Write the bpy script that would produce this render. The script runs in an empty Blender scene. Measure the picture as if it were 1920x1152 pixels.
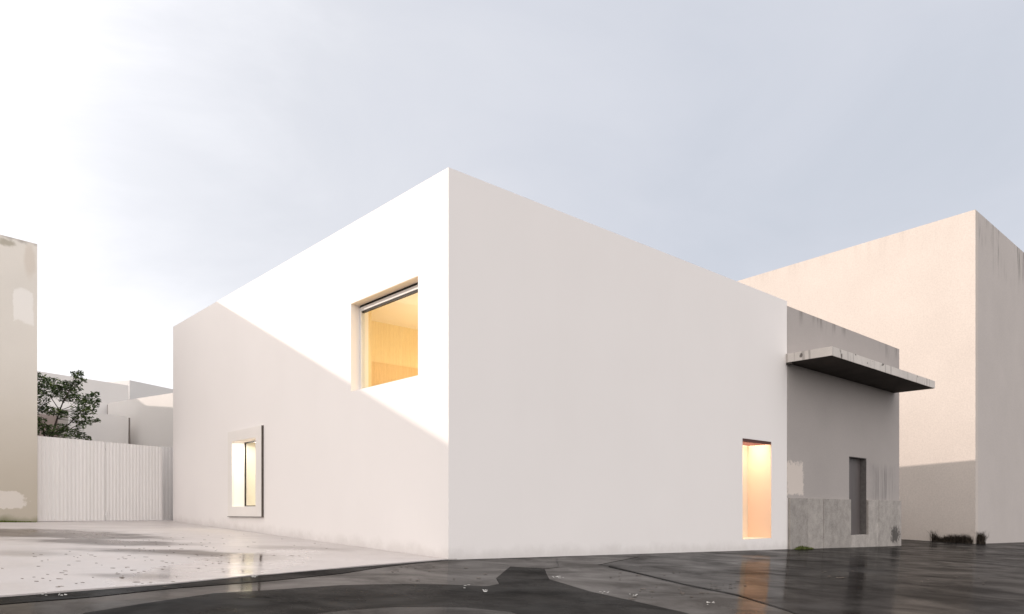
import bpy, bmesh, math, random
from mathutils import Vector, Matrix, noise as mnoise
random.seed(7)
R = math.radians
SC = bpy.context.scene
COL = SC.collection

# ------------------------------------------------------------------ camera
F = 1367.0            # focal length in pixels of a 1920 wide picture
HY, CX = 960.0, 960.0 # horizon row and centre column
EYE = 0.905
cd = bpy.data.cameras.new('camera'); cam = bpy.data.objects.new('camera', cd); COL.objects.link(cam)
cam.location = (0, 0, EYE); cam.rotation_euler = (R(90), 0, 0)
cd.sensor_width = 36; cd.lens = 36 * F / 1920; cd.shift_y = (HY - 576) / 1920
cd.clip_start = 0.05; cd.clip_end = 5000
SC.camera = cam
SC.render.resolution_x = 1024; SC.render.resolution_y = 614

# main building frame: u along its right hand wall, v along its left hand wall
ANG = math.atan2(0.670, 0.742)
DR = Vector((math.cos(ANG), math.sin(ANG), 0)); DL = Vector((-math.sin(ANG), math.cos(ANG), 0))
O = Vector(((841 - CX) / F * 13.74, 13.74, 0))
# ------------------------------------------------------------------ sun and sky
SUNUV = (-2.22, 1.93, 1.02)
sdir = (DR * SUNUV[0] + DL * SUNUV[1] + Vector((0, 0, SUNUV[2]))).normalized()
sl = bpy.data.lights.new('sun', 'SUN'); sl.energy = 2.0; sl.angle = R(0.5); sl.color = (1.0, 0.86, 0.76)
so = bpy.data.objects.new('sun', sl); COL.objects.link(so)
so.rotation_euler = sdir.to_track_quat('Z', 'Y').to_euler(); so.location = (-40, 0, 30)
w = bpy.data.worlds.new('World'); SC.world = w; w.use_nodes = True
N = w.node_tree.nodes; L = w.node_tree.links; N.clear()
out = N.new('ShaderNodeOutputWorld'); bg = N.new('ShaderNodeBackground'); bg.inputs['Strength'].default_value = 0.12
sky = N.new('ShaderNodeTexSky'); sky.sky_type = 'NISHITA'; sky.sun_disc = False
sky.sun_elevation = math.asin(sdir.z); sky.sun_rotation = math.atan2(sdir.x, sdir.y)
sky.air_density = 1.0; sky.dust_density = 3.0; sky.ozone_density = 1.0
tc = N.new('ShaderNodeTexCoord')
# thin white haze over the whole sky, opening to a clearer grey blue ahead and to the right
dot = N.new('ShaderNodeVectorMath'); dot.operation = 'DOT_PRODUCT'
az = R(-150); dot.inputs[1].default_value = (math.sin(az), math.cos(az), 0)
L.new(tc.outputs['Generated'], dot.inputs[0])
def M(op, a, b=0.0, c=0.0):
    n = N.new('ShaderNodeMath'); n.operation = op
    for i, q in enumerate((a, b, c)):
        if isinstance(q, (int, float)): n.inputs[i].default_value = q
        else: L.new(q, n.inputs[i])
    return n.outputs[0]
sepz = N.new('ShaderNodeSeparateXYZ'); L.new(tc.outputs['Generated'], sepz.inputs[0])
hz = M('POWER', M('SUBTRACT', 1.0, M('ABSOLUTE', sepz.outputs[2])), 4.0)
mp = N.new('ShaderNodeMapping'); mp.inputs['Scale'].default_value = (1.3, 1.3, 2.4); mp.inputs['Rotation'].default_value = (0.25, 0.45, 0)
L.new(tc.outputs['Generated'], mp.inputs[0])
cn = N.new('ShaderNodeTexNoise'); cn.inputs['Scale'].default_value = 1.9; cn.inputs['Detail'].default_value = 9; cn.inputs['Roughness'].default_value = 0.56
cn.inputs['Distortion'].default_value = 0.5; L.new(mp.outputs[0], cn.inputs[0])
fac = M('ADD', M('MULTIPLY_ADD', dot.outputs['Value'], .5, .5), M('MULTIPLY_ADD', cn.outputs[0], .24, -.12))
fac = M('ADD', fac, M('MULTIPLY', hz, .16))
glow = N.new('ShaderNodeValToRGB'); L.new(fac, glow.inputs[0]); cr = glow.color_ramp
K = 1 / 0.12
stops = [(0.0, (.45, .475, .53)), (0.05, (.485, .505, .56)), (0.12, (.53, .545, .595)), (0.19, (.58, .59, .63)), (0.26, (.68, .685, .72)), (0.34, (.88, .87, .89)), (0.45, (1.12, 1.08, 1.07)), (1.0, (1.26, 1.19, 1.14))]
while len(cr.elements) < len(stops): cr.elements.new(0.5)
for e, (p, c) in zip(cr.elements, stops):
    e.position = p; e.color = (c[0] / 4, c[1] / 4, c[2] / 4, 1)
sc_ = N.new('ShaderNodeVectorMath'); sc_.operation = 'SCALE'; sc_.inputs['Scale'].default_value = 4 * K
L.new(glow.outputs[0], sc_.inputs[0])
mixs = N.new('ShaderNodeMixRGB'); mixs.inputs[0].default_value = 0.93
L.new(sky.outputs[0], mixs.inputs[1]); L.new(sc_.outputs[0], mixs.inputs[2])
L.new(mixs.outputs[0], bg.inputs[0]); L.new(bg.outputs[0], out.inputs[0])
SC.view_settings.view_transform = 'Standard'; SC.view_settings.look = 'None'
SC.view_settings.gamma = 1; SC.view_settings.use_curve_mapping = False
SC.view_settings.exposure = 0.48
SC.render.engine = 'CYCLES'
try:
    SC.cycles.max_bounces = 10; SC.cycles.diffuse_bounces = 6; SC.cycles.glossy_bounces = 4
    SC.cycles.use_denoising = True; SC.cycles.sample_clamp_indirect = 8
except Exception: pass

# ------------------------------------------------------------------ helpers
def gz(x, y):                      # height of the sloping street: a plane near the houses, level far away
    r = math.hypot(x, y - 14); s = 1 if r < 45 else 45 / r
    x2, y2 = x * s, 14 + (y - 14) * s
    return -0.0376 * (x2 - O.x) + 0.0133 * (y2 - O.y)
def at(px, py, d):                 # point seen at a pixel of the photograph, d metres ahead
    return Vector(((px - CX) / F * d, d, EYE + (HY - py) / F * d))
def gp(px, py, up=0.0):            # where that line of sight meets the street
    dx, dz = (px - CX) / F, (HY - py) / F
    t = (EYE - 0.0376 * O.x + 0.0133 * O.y) / (-dz - 0.0376 * dx + 0.0133)
    p = Vector((dx * t, t, 0)); p.z = gz(p.x, p.y) + up; return p
def uv(p): d = Vector((p.x, p.y, 0)) - Vector((O.x, O.y, 0)); return d.dot(DR), d.dot(DL)
CU, CV = uv(Vector((0, 0, 0)))
def u_at(px, v=0.0):
    k = (px - CX) / F; ur = k * DR.x + DR.y; vr = k * DL.x + DL.y
    return CU + ur * (v - CV) / vr
def W(u, v, z=0): return Vector((O.x, O.y, 0)) + DR * u + DL * v + Vector((0, 0, z))
def gzuv(u, v): p = W(u, v); return gz(p.x, p.y)

def link(name, me, mat=None, parent=None, kind=None, label=None, cat=None, group=None):
    o = bpy.data.objects.new(name, me); COL.objects.link(o)
    if mat is not None and me is not None:
        for m in (mat if isinstance(mat, (list, tuple)) else [mat]): me.materials.append(m)
    if parent is not None: o.parent = parent
    for k, val in (('kind', kind), ('label', label), ('category', cat), ('group', group)):
        if val: o[k] = val
    return o
def thing(name, label, cat, loc=(0, 0, 0), rz=0, group=None):
    o = link(name, None, label=label, cat=cat, group=group); o.location = loc; o.rotation_euler = (0, 0, rz); return o
def bm_obj(name, bm, mat, parent=None, smooth=False, **kw):
    bmesh.ops.recalc_face_normals(bm, faces=bm.faces)
    me = bpy.data.meshes.new(name); bm.to_mesh(me); bm.free()
    if smooth:
        for p in me.polygons: p.use_smooth = True
    return link(name, me, mat, parent, **kw)
def py_obj(name, vs, fs, mat, parent=None, **kw):
    me = bpy.data.meshes.new(name); me.from_pydata([tuple(v) for v in vs], [], fs); me.update()
    return link(name, me, mat, parent, **kw)
def box(bm, x0, x1, y0, y1, z0, z1, bev=0.0):
    c = [bm.verts.new((x, y, z)) for x in (x0, x1) for y in (y0, y1) for z in (z0, z1)]
    fs = [bm.faces.new([c[i] for i in f]) for f in ((0, 1, 3, 2), (4, 6, 7, 5), (0, 4, 5, 1), (2, 3, 7, 6), (0, 2, 6, 4), (1, 5, 7, 3))]
    if bev:
        es = list({e for f in fs for e in f.edges})
        bmesh.ops.bevel(bm, geom=es, offset=bev, segments=2, affect='EDGES', profile=0.5)
def prism(bm, pts, z0, z1):        # pts: list of (x, y); z1 number or per point list
    n = len(pts); zt = z1 if isinstance(z1, (list, tuple)) else [z1] * n
    zb = z0 if isinstance(z0, (list, tuple)) else [z0] * n
    a = [bm.verts.new((p[0], p[1], z)) for p, z in zip(pts, zb)]; b = [bm.verts.new((p[0], p[1], z)) for p, z in zip(pts, zt)]
    bm.faces.new(a[::-1]); bm.faces.new(b)
    for i in range(n): bm.faces.new((a[i], a[(i + 1) % n], b[(i + 1) % n], b[i]))
def wall_grid(bm, P, s0, s1, z0, z1, holes, t0, t1):
    """wall slab with rectangular openings; P(s, t, z) -> local point; t0 outer face, t1 inner face"""
    ss = sorted({s0, s1} | {h[0] for h in holes} | {h[1] for h in holes})
    zs = sorted({z0, z1} | {h[2] for h in holes} | {h[3] for h in holes})
    vc = {}
    def V(s, t, z):
        k = (s, t, z)
        if k not in vc: vc[k] = bm.verts.new(P(s, t, z))
        return vc[k]
    def solid(i, j):
        if i < 0 or j < 0 or i >= len(ss) - 1 or j >= len(zs) - 1: return False
        a, b = (ss[i] + ss[i + 1]) / 2, (zs[j] + zs[j + 1]) / 2
        return not any(h[0] < a < h[1] and h[2] < b < h[3] for h in holes)
    for i in range(len(ss) - 1):
        for j in range(len(zs) - 1):
            if not solid(i, j): continue
            a, b, c, d = ss[i], ss[i + 1], zs[j], zs[j + 1]
            for t in (t0, t1): bm.faces.new((V(a, t, c), V(b, t, c), V(b, t, d), V(a, t, d)))
            if not solid(i - 1, j): bm.faces.new((V(a, t0, c), V(a, t1, c), V(a, t1, d), V(a, t0, d)))
            if not solid(i + 1, j): bm.faces.new((V(b, t0, c), V(b, t1, c), V(b, t1, d), V(b, t0, d)))
            if not solid(i, j - 1): bm.faces.new((V(a, t0, c), V(b, t0, c), V(b, t1, c), V(a, t1, c)))
            if not solid(i, j + 1): bm.faces.new((V(a, t0, d), V(b, t0, d), V(b, t1, d), V(a, t1, d)))
def tube(bm, pts, rad, n=7):
    rings = []
    for i, p in enumerate(pts):
        d = (pts[min(i + 1, len(pts) - 1)] - pts[max(i - 1, 0)]).normalized()
        a = d.orthogonal().normalized(); b = d.cross(a)
        r = rad[i] if isinstance(rad, (list, tuple)) else rad
        rings.append([bm.verts.new(p + a * r * math.cos(2 * math.pi * k / n) + b * r * math.sin(2 * math.pi * k / n)) for k in range(n)])
    for A, B in zip(rings, rings[1:]):
        # align the nearest vertex so that the tube does not twist
        s = min(range(n), key=lambda q: (A[0].co - B[q].co).length)
        for k in range(n): bm.faces.new((A[k], A[(k + 1) % n], B[(k + 1 + s) % n], B[(k + s) % n]))
    bm.faces.new(rings[0][::-1]); bm.faces.new(rings[-1])

# ------------------------------------------------------------------ materials
class Mat:
    def __init__(s, name, col=(.8, .8, .8), rough=0.8, spec=0.5):
        s.m = bpy.data.materials.new(name); s.m.use_nodes = True
        s.n = s.m.node_tree.nodes; s.l = s.m.node_tree.links
        s.b = s.n['Principled BSDF']; s.b.inputs['Base Color'].default_value = (*col, 1)
        s.b.inputs['Roughness'].default_value = rough; s.b.inputs['Specular IOR Level'].default_value = spec
        s.tc = s.n.new('ShaderNodeTexCoord').outputs['Object']; s.col = None; s.base = col
    def rgb(s, c):
        n = s.n.new('ShaderNodeRGB'); n.outputs[0].default_value = (*c, 1); return n.outputs[0]
    def math(s, op, a, b=None, c=None):
        n = s.n.new('ShaderNodeMath'); n.operation = op
        for i, x in enumerate((a, b, c)):
            if x is None: continue
            if isinstance(x, (int, float)): n.inputs[i].default_value = x
            else: s.l.new(x, n.inputs[i])
        return n.outputs[0]
    def noise(s, scale=1, sx=1, sy=1, sz=1, detail=4, rough=.5, dist=0, src=None, off=0):
        m = s.n.new('ShaderNodeMapping'); m.inputs['Scale'].default_value = (sx, sy, sz); m.inputs['Location'].default_value = (off, off * .7, off * 1.3)
        s.l.new(src or s.tc, m.inputs[0])
        n = s.n.new('ShaderNodeTexNoise'); n.inputs['Scale'].default_value = scale; n.inputs['Detail'].default_value = detail
        n.inputs['Roughness'].default_value = rough; n.inputs['Distortion'].default_value = dist
        s.l.new(m.outputs[0], n.inputs[0]); return n.outputs[0]
    def rng(s, x, a, b, c=0, d=1, smooth=False):
        n = s.n.new('ShaderNodeMapRange'); n.interpolation_type = 'SMOOTHSTEP' if smooth else 'LINEAR'
        for i, q in enumerate((a, b, c, d)): n.inputs[i + 1].default_value = q
        s.l.new(x, n.inputs[0]); return n.outputs[0]
    def mix(s, f, c2, c1=None):
        c1 = c1 or s.col or s.rgb(s.base)
        n = s.n.new('ShaderNodeMixRGB')
        if isinstance(f, (int, float)): n.inputs[0].default_value = f
        else: s.l.new(f, n.inputs[0])
        s.l.new(c1, n.inputs[1])
        s.l.new(c2 if not isinstance(c2, tuple) else s.rgb(c2), n.inputs[2])
        s.col = n.outputs[0]; s.l.new(s.col, s.b.inputs['Base Color']); return s.col
    def vary(s, fac, lo, hi):       # multiply colour by lo..hi
        v = s.rng(fac, .25, .75, lo, hi)
        n = s.n.new('ShaderNodeVectorMath'); n.operation = 'SCALE'
        s.l.new(s.col or s.rgb(s.base), n.inputs[0]); s.l.new(v, n.inputs['Scale'])
        s.col = n.outputs[0]; s.l.new(s.col, s.b.inputs['Base Color'])
    def spot(s, c, r, soft=.35, amp=.2, nscale=3, square=False, nz=None):   # mask of one worn patch at place c with radii r
        if nz is None:
            m = s.n.new('ShaderNodeTexNoise'); m.inputs['Scale'].default_value = nscale; m.inputs['Detail'].default_value = 5
            m.inputs['Roughness'].default_value = .6
            s.l.new(s.tc, m.inputs[0]); nz = m.outputs[0]
        a = s.n.new('ShaderNodeVectorMath'); a.operation = 'SUBTRACT'; s.l.new(s.tc, a.inputs[0]); a.inputs[1].default_value = c
        d = s.n.new('ShaderNodeVectorMath'); d.operation = 'DIVIDE'; s.l.new(a.outputs[0], d.inputs[0]); d.inputs[1].default_value = r
        if square:
            ab = s.n.new('ShaderNodeVectorMath'); ab.operation = 'ABSOLUTE'; s.l.new(d.outputs[0], ab.inputs[0])
            sp = s.n.new('ShaderNodeSeparateXYZ'); s.l.new(ab.outputs[0], sp.inputs[0])
            ln = s.math('MAXIMUM', s.math('MAXIMUM', sp.outputs[0], sp.outputs[1]), sp.outputs[2])
        else:
            q = s.n.new('ShaderNodeVectorMath'); q.operation = 'LENGTH'; s.l.new(d.outputs[0], q.inputs[0]); ln = q.outputs['Value']
        ln = s.math('ADD', ln, s.math('MULTIPLY_ADD', nz, 2 * amp, -amp))
        return s.rng(ln, 1.0, 1.0 - soft, 0, 1, smooth=True)
    def z(s):
        sp = s.n.new('ShaderNodeSeparateXYZ'); s.l.new(s.tc, sp.inputs[0]); return sp.outputs[2]
    def bump(s, h, strength=.2, dist=.02):
        n = s.n.new('ShaderNodeBump'); n.inputs['Strength'].default_value = strength; n.inputs['Distance'].default_value = dist
        s.l.new(h, n.inputs['Height']); s.l.new(n.outputs[0], s.b.inputs['Normal'])
    def rough(s, x): s.l.new(x, s.b.inputs['Roughness'])

def plaster(name, col, grain=.02, gs=90, vary=(.97, 1.03), bump=.15):
    m = Mat(name, col, .85, .25)
    m.vary(m.noise(.5, detail=5), *vary)
    g = m.noise(gs, detail=3)
    if grain: m.vary(g, 1 - grain, 1 + grain)
    m.bump(g, bump, .006); return m
white = plaster('white_plaster', (.88, .842, .825), .008, 60, (.985, 1.01), .05)
# contact shade painted into the colour just above the sloping ground (object axes: x along u, y along v)
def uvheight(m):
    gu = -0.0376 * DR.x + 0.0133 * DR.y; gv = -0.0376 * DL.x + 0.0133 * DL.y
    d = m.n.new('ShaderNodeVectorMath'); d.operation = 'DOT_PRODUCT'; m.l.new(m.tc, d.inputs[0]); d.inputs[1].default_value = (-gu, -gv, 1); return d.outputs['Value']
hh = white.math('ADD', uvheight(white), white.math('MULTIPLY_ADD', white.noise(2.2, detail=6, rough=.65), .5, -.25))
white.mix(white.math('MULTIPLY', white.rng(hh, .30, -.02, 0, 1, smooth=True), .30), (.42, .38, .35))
white.mix(white.math('MULTIPLY', white.rng(white.noise(1.0, .9, .9, .18, 6, .6, off=14), .52, .72), .025), (.55, .50, .46))
inner_white = plaster('interior_white_paint', (.85, .82, .76), 0, 60, (1, 1), .03)

# peach roughcast of the tall block
tall = plaster('peach_roughcast', (.585, .528, .485), .08, 16, (.97, 1.03), .5)
z = tall.z()
dr = tall.rng(tall.noise(1.0, 2.6, 2.6, .35, 6, .6), .50, .64)
band = tall.rng(z, 13.6, 15.0, 0, 1)
tall.mix(tall.math('MULTIPLY', tall.math('MULTIPLY', dr, band), .14), (.30, .27, .24))
low = tall.rng(tall.math('ADD', z, tall.math('MULTIPLY', tall.noise(1.2, 1, 1, .3), 1.2)), 1.6, .1)
tall.mix(tall.math('MULTIPLY', low, .25), (.42, .36, .31))
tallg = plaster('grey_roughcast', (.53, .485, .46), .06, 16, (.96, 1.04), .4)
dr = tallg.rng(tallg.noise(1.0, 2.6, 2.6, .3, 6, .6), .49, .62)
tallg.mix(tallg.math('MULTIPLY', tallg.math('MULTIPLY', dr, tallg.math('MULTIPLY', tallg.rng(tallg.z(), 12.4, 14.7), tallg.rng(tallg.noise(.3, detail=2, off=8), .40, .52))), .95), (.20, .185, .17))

# ------------------------------------------------------------------ the street
road = Mat('wet_asphalt', (.026, .0235, .022), .3, .06)
road.vary(road.noise(.35, 1, 1, 1, 6, .55), .75, 1.25)
road.vary(road.noise(140, detail=2), .8, 1.2)
def film(m, k):      # thin water film: mirror reflection only part strength over the dark surface
    m.b.inputs['Specular IOR Level'].default_value = 0
    g = m.n.new('ShaderNodeBsdfGlossy'); m.l.new(m.rng(m.noise(.9, 1, 1, 1, 6, .6, .4, off=17), .35, .65, k * .55, k * 1.45), g.inputs['Color'])
    f = m.n.new('ShaderNodeFresnel'); f.inputs[0].default_value = 1.33; mx = m.n.new('ShaderNodeMixShader')
    m.l.new(f.outputs[0], mx.inputs[0]); m.l.new(m.b.outputs[0], mx.inputs[1]); m.l.new(g.outputs[0], mx.inputs[2])
    m.l.new(mx.outputs[0], m.n['Material Output'].inputs[0])
    r = m.b.inputs['Roughness'].links[0].from_socket; m.l.new(r, g.inputs['Roughness'])
    nl = m.b.inputs['Normal'].links[0].from_socket; m.l.new(nl, g.inputs['Normal']); m.l.new(nl, f.inputs['Normal'])
def wet(m, lo, hi, b=.12):
    a = m.noise(.5, 1, 1, 1, 5, .6); c = m.noise(2.2, 1, 1, 1, 5, .6, off=4)
    m.rough(m.rng(m.math('ADD', m.math('MULTIPLY', a, .65), m.math('MULTIPLY', c, .35)), .38, .62, lo, hi))
    m.bump(m.math('ADD', m.math('MULTIPLY', m.noise(30, detail=4), .25), m.noise(1.6, detail=3, off=3)), b, .012)
wet(road, .04, .24); film(road, .30)
light_patch = Mat('worn_light_asphalt', (.064, .056, .050), .3, .12)
light_patch.vary(light_patch.noise(.8, detail=6), .8, 1.2); light_patch.vary(light_patch.noise(140, detail=2), .85, 1.15)
wet(light_patch, .04, .20, .05); film(light_patch, .34)
dark_patch = Mat('fresh_dark_asphalt', (.012, .011, .010), .4, .04)
dark_patch.vary(dark_patch.noise(1.6, detail=7, dist=.8), .3, 2.6); dark_patch.vary(dark_patch.noise(140, detail=2), .8, 1.3)
wet(dark_patch, .12, .45, .1); film(dark_patch, .13)

def grid_lines():
    a = [-400, -250, -150, -100, -75] + [x for x in range(-60, 61, 5)] + [75, 100, 150, 250, 400, 800]
    return a
gx = [-800] + grid_lines(); vs = []; fs = []
gxs = gx; gys = [-800] + [q for q in grid_lines()]
for y in gys:
    for x in gxs: vs.append((x, y + 14, gz(x, y + 14)))
n = len(gxs)
for j in range(len(gys) - 1):
    for i in range(n - 1): fs.append((j * n + i, j * n + i + 1, (j + 1) * n + i + 1, (j + 1) * n + i))
road_o = py_obj('road', vs, fs, road.m, kind='structure')
def wobble(pts, k=6, amp=.01, seed=0):
    o = []; rnd = random.Random(seed)
    for a, b in zip(pts, pts[1:] + pts[:1]):
        for i in range(k):
            t = i / k; p = a.lerp(b, t)
            if i: p = p + Vector((rnd.uniform(-amp, amp), rnd.uniform(-amp, amp), 0))
            o.append(p)
    return o
def sheet(name, pix, mat, up, parent=None, seed=0, amp=.012, k=5, world=None, **kw):
    pts = [gp(*p) for p in pix] if world is None else world
    pts = wobble(pts, k, amp, seed)
    me = bpy.data.meshes.new(name); bm = bmesh.new()
    bm.faces.new([bm.verts.new((p.x, p.y, gz(p.x, p.y) + up)) for p in pts])
    bmesh.ops.triangulate(bm, faces=bm.faces)
    for f in bm.faces:
        if f.normal.z < 0: f.normal_flip()
    bm.to_mesh(me); bm.free(); return link(name, me, mat, parent, **kw)

# lighter worn band beside the pale yard, wrapping the corner
sheet('light_asphalt_patch', [(-120, 1190), (0, 1135), (177, 1121), (320, 1105.5), (500, 1091), (640, 1077), (720, 1064), (800, 1055), (860, 1051), (950, 1048.5),
      (1040, 1047), (1046, 1064.5), (1020, 1067), (957, 1063), (930, 1085), (936, 1096), (913, 1100), (840, 1097), (757, 1095.5), (640, 1098), (517, 1106.5),
      (400, 1114), (277, 1131.5), (160, 1150), (60, 1190)], light_patch.m, .004, road_o, 1, .004)
sheet('light_asphalt_patch', [(1046, 1047), (1200, 1044), (1120, 1060), (1147, 1067), (1210, 1082), (1280, 1099), (1380, 1119), (1480, 1149), (1560, 1185),
      (1400, 1185), (1280, 1149), (1200, 1131), (1107, 1110), (1030, 1087), (1021, 1068), (1048, 1065)], light_patch.m, .0045, road_o, 2, .004)
sheet('dark_asphalt_patch', [(160, 1151), (277, 1132), (400, 1114), (517, 1107), (640, 1098.5), (757, 1096), (840, 1097.5), (913, 1100.5), (937, 1096), (931, 1085), (958, 1063.5),
      (1020, 1067), (1029, 1087), (1107, 1110.5), (1200, 1131), (1280, 1149), (1400, 1185), (1200, 1260), (700, 1260), (100, 1190)], dark_patch.m, .008, road_o, 3, .004)
sheet('worn_asphalt_patch', [(540, 1160), (640, 1148), (740, 1141), (873, 1141.5), (957, 1150), (1060, 1185), (900, 1230), (600, 1230)], road.m, .012, road_o, 4, .004)
sheet('gutter_strip', [(-200, 1138), (0, 1122), (320, 1097), (467, 1082), (640, 1067), (841, 1050.5), (800, 1055), (720, 1064), (640, 1076.5), (500, 1091), (320, 1105), (177, 1120.5), (0, 1135), (-200, 1160)],
      dark_patch.m, .009, road_o, 5, .0)
sheet('tar_seam', [(1140, 1063), (1210, 1079.0), (1280, 1096), (1380, 1116.3), (1480, 1146.6), (1560, 1182), (1562, 1182), (1483, 1146.5), (1383, 1115.4), (1282, 1095.2), (1212, 1078.2), (1144, 1061.5)],
      dark_patch.m, .0065, road_o, 6, .0)

# pale concrete yard
yard = Mat('pale_concrete', (.51, .47, .455), .5, .6)
yard.vary(yard.noise(.45, detail=6, rough=.55), .90, 1.06)
yard.vary(yard.noise(60, detail=3), .95, 1.05)
nz = yard.noise(1.3, 1, 1, 1, 6, .6)
stains = None
def yspot(px, py, rx, ry, k):
    global stains
    p = gp(px, py, .02)
    m = yard.math('MULTIPLY', yard.spot((p.x, p.y, p.z), (rx, ry, 3), .8, .55, 1, nz=nz), k)
    stains = m if stains is None else yard.math('MAXIMUM', stains, m)
for a in [(60, 1001, 2.6, 2.2, .9), (150, 1006, 2.4, 1.7, .8), (200, 1019, 2.2, 1.1, .7), (330, 1038, 2.2, .8, .55), (420, 1042, 1.5, .9, .55), (470, 1050, .9, 1.0, .4),
          (250, 1083, .8, .45, .35), (40, 1040, 1.0, .8, .2), (560, 1030, 1.6, .8, .25)]: yspot(*a)
yard.mix(yard.rng(stains, 0, .50, 0, 1), (.11, .085, .072))
pw_ = gp(452, 1058, .02)
film_ = yard.spot((pw_.x, pw_.y, pw_.z), (1.1, 4.2, 3), .5, .4, 1, nz=nz)
yard.rough(yard.math('SUBTRACT', yard.math('SUBTRACT', yard.rng(yard.noise(.8, detail=5, off=9), .35, .65, .32, .55), yard.math('MULTIPLY', stains, .15)), yard.math('MULTIPLY', film_, .27)))
yard.bump(yard.math('ADD', yard.noise(3, detail=5), yard.math('MULTIPLY', yard.noise(45, detail=3), .2)), .12, .012)
cornr = W(-.0, -.0)
edge = [gp(p[0], p[1]) for p in [(841, 1050), (760, 1056.5), (693, 1061.7), (640, 1066.7), (560, 1074), (523, 1077.5), (467, 1081.7), (320, 1096.7), (150, 1109), (0, 1121)]]
d = (edge[-1] - edge[-3]).normalized()
edge.append(edge[-1] + d * 16)
ypts = [cornr] + edge + [W(-22, 13.6), W(-4.6, 30), W(.2, 30), W(.2, .0)]
bm = bmesh.new(); pw = wobble(ypts, 4, .006, 9)
a = [bm.verts.new((p.x, p.y, gz(p.x, p.y) - .1)) for p in pw]; b = [bm.verts.new((p.x, p.y, gz(p.x, p.y) + .02)) for p in pw]
bm.faces.new(b)
for i in range(len(a)): bm.faces.new((a[i], a[(i + 1) % len(a)], b[(i + 1) % len(a)], b[i]))
bmesh.ops.triangulate(bm, faces=[f for f in bm.faces if len(f.verts) > 4])
bm_obj('yard_paving', bm, yard.m, kind='structure')

# dry leaf litter and chips on the yard; specks of foam on the street
def scatter(name, areas, count, size, mat, up, label, seed, cat='litter'):
    rnd = random.Random(seed); vs = []; fs = []
    for _ in range(count):
        x0, y0, x1, y1 = rnd.choice(areas); p = gp(rnd.uniform(x0, x1), rnd.uniform(y0, y1))
        q = uv(p)
        if name == 'leaf_litter' and (q[0] > -.15 or q[1] > 13): continue
        s = rnd.uniform(*size); a0 = rnd.uniform(0, 6.28); k = len(vs); m = 6
        for i in range(m):
            a = a0 + i * 6.283 / m; r = s * rnd.uniform(.55, 1) ; ex = 1.0 if i % 3 else 1.7
            x = p.x + r * ex * math.cos(a); y = p.y + r * .6 * math.sin(a)
            vs.append((x, y, gz(x, y) + up + rnd.uniform(.001, .004)))
        fs.append(tuple(range(k, k + m)))
        # underside rim so that the flakes have thickness
        k2 = len(vs)
        for i in range(m): v = vs[k + i]; vs.append((v[0], v[1], v[2] - .004))
        for i in range(m): fs.append((k + i, k2 + i, k2 + (i + 1) % m, k + (i + 1) % m))
    return py_obj(name, vs, fs, mat, kind='stuff', label=label, cat=cat)
lit = Mat('dry_leaf', (.11, .09, .075), .7, .3); lit.vary(lit.noise(4), .5, 1.8)
scatter('leaf_litter', [(0, 1020, 380, 1110), (60, 1040, 420, 1095), (100, 995, 500, 1050), (300, 1000, 620, 1060)], 150, (.010, .032), lit.m, .022, 'small dark leaf flakes scattered over the pale wet yard', 3)
scatter('road_litter', [(1130, 1060, 1300, 1090), (1330, 1090, 1400, 1105), (1540, 1065, 1600, 1085), (1660, 1080, 1860, 1115), (700, 1055, 960, 1092), (1180, 1100, 1340, 1125)], 70, (.010, .036), lit.m, .012, 'sparse dark leaf litter stuck to the wet asphalt street', 8)
foam = Mat('white_foam', (.75, .74, .72), .5, .4); foam.vary(foam.noise(30), .8, 1.1)
scatter('foam_flecks', [(865, 1098, 882, 1105), (905, 1108, 915, 1112), (1036, 1082, 1056, 1086), (1115, 1111, 1142, 1116), (1180, 1116, 1196, 1120), (75, 1112, 88, 1120), (110, 1115, 124, 1119),
        (1325, 1130, 1350, 1138), (470, 1082, 482, 1085)], 60, (.006, .016), foam.m, .014, 'tiny white foam flecks floating on the wet dark street', 5)

# ------------------------------------------------------------------ white corner building
def frame_thing(name, label, cat): return thing(name, label, cat, (O.x, O.y, 0), ANG)
H = 7.4; TW = .45; UE = u_at(1475.6); UL = u_at(1480.8); VE = 15.97; ZB = -1.2
def PLf(s, t, z): return (t, s, z)      # wall along v, thickness along u
def PRf(s, t, z): return (s, t, z)      # wall along u
def v_at(px, u=0.0):
    k = (px - CX) / F; ur = k * DR.x + DR.y; vr = k * DL.x + DL.y
    return CV + vr * (u - CU) / ur
def z_at(py, u, v): return EYE + (HY - py) / F * W(u, v).y
UW = (v_at(783.8), v_at(658), z_at(704, 0, v_at(783.8)), z_at(517, 0, v_at(783.8)))      # upper window opening v0 v1 z0 z1
LW = (v_at(482), v_at(437.8), 1.06, 2.97)
DN = (u_at(1392.3), u_at(1446.5), .115, 3.0)
NICHE = .77
house = frame_thing('corner_house', 'large plain white plaster building whose sharp corner stands between yard and street', 'building')
bm = bmesh.new()
wall_grid(bm, PLf, 0, VE, ZB, H, [UW, LW], 0, TW)
wall_grid(bm, PRf, TW, UE, ZB, H, [DN], 0, TW)
box(bm, UE, UL, 0, TW, ZB, 1.355)
box(bm, TW, UE, VE - TW, VE, ZB, H); box(bm, UE - TW, UE, TW, VE - TW, ZB, H)
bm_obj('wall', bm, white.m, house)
bm = bmesh.new(); box(bm, TW, UE - TW, TW, VE - TW, 6.9, 7.05); bm_obj('roof', bm, white.m, house)

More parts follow.
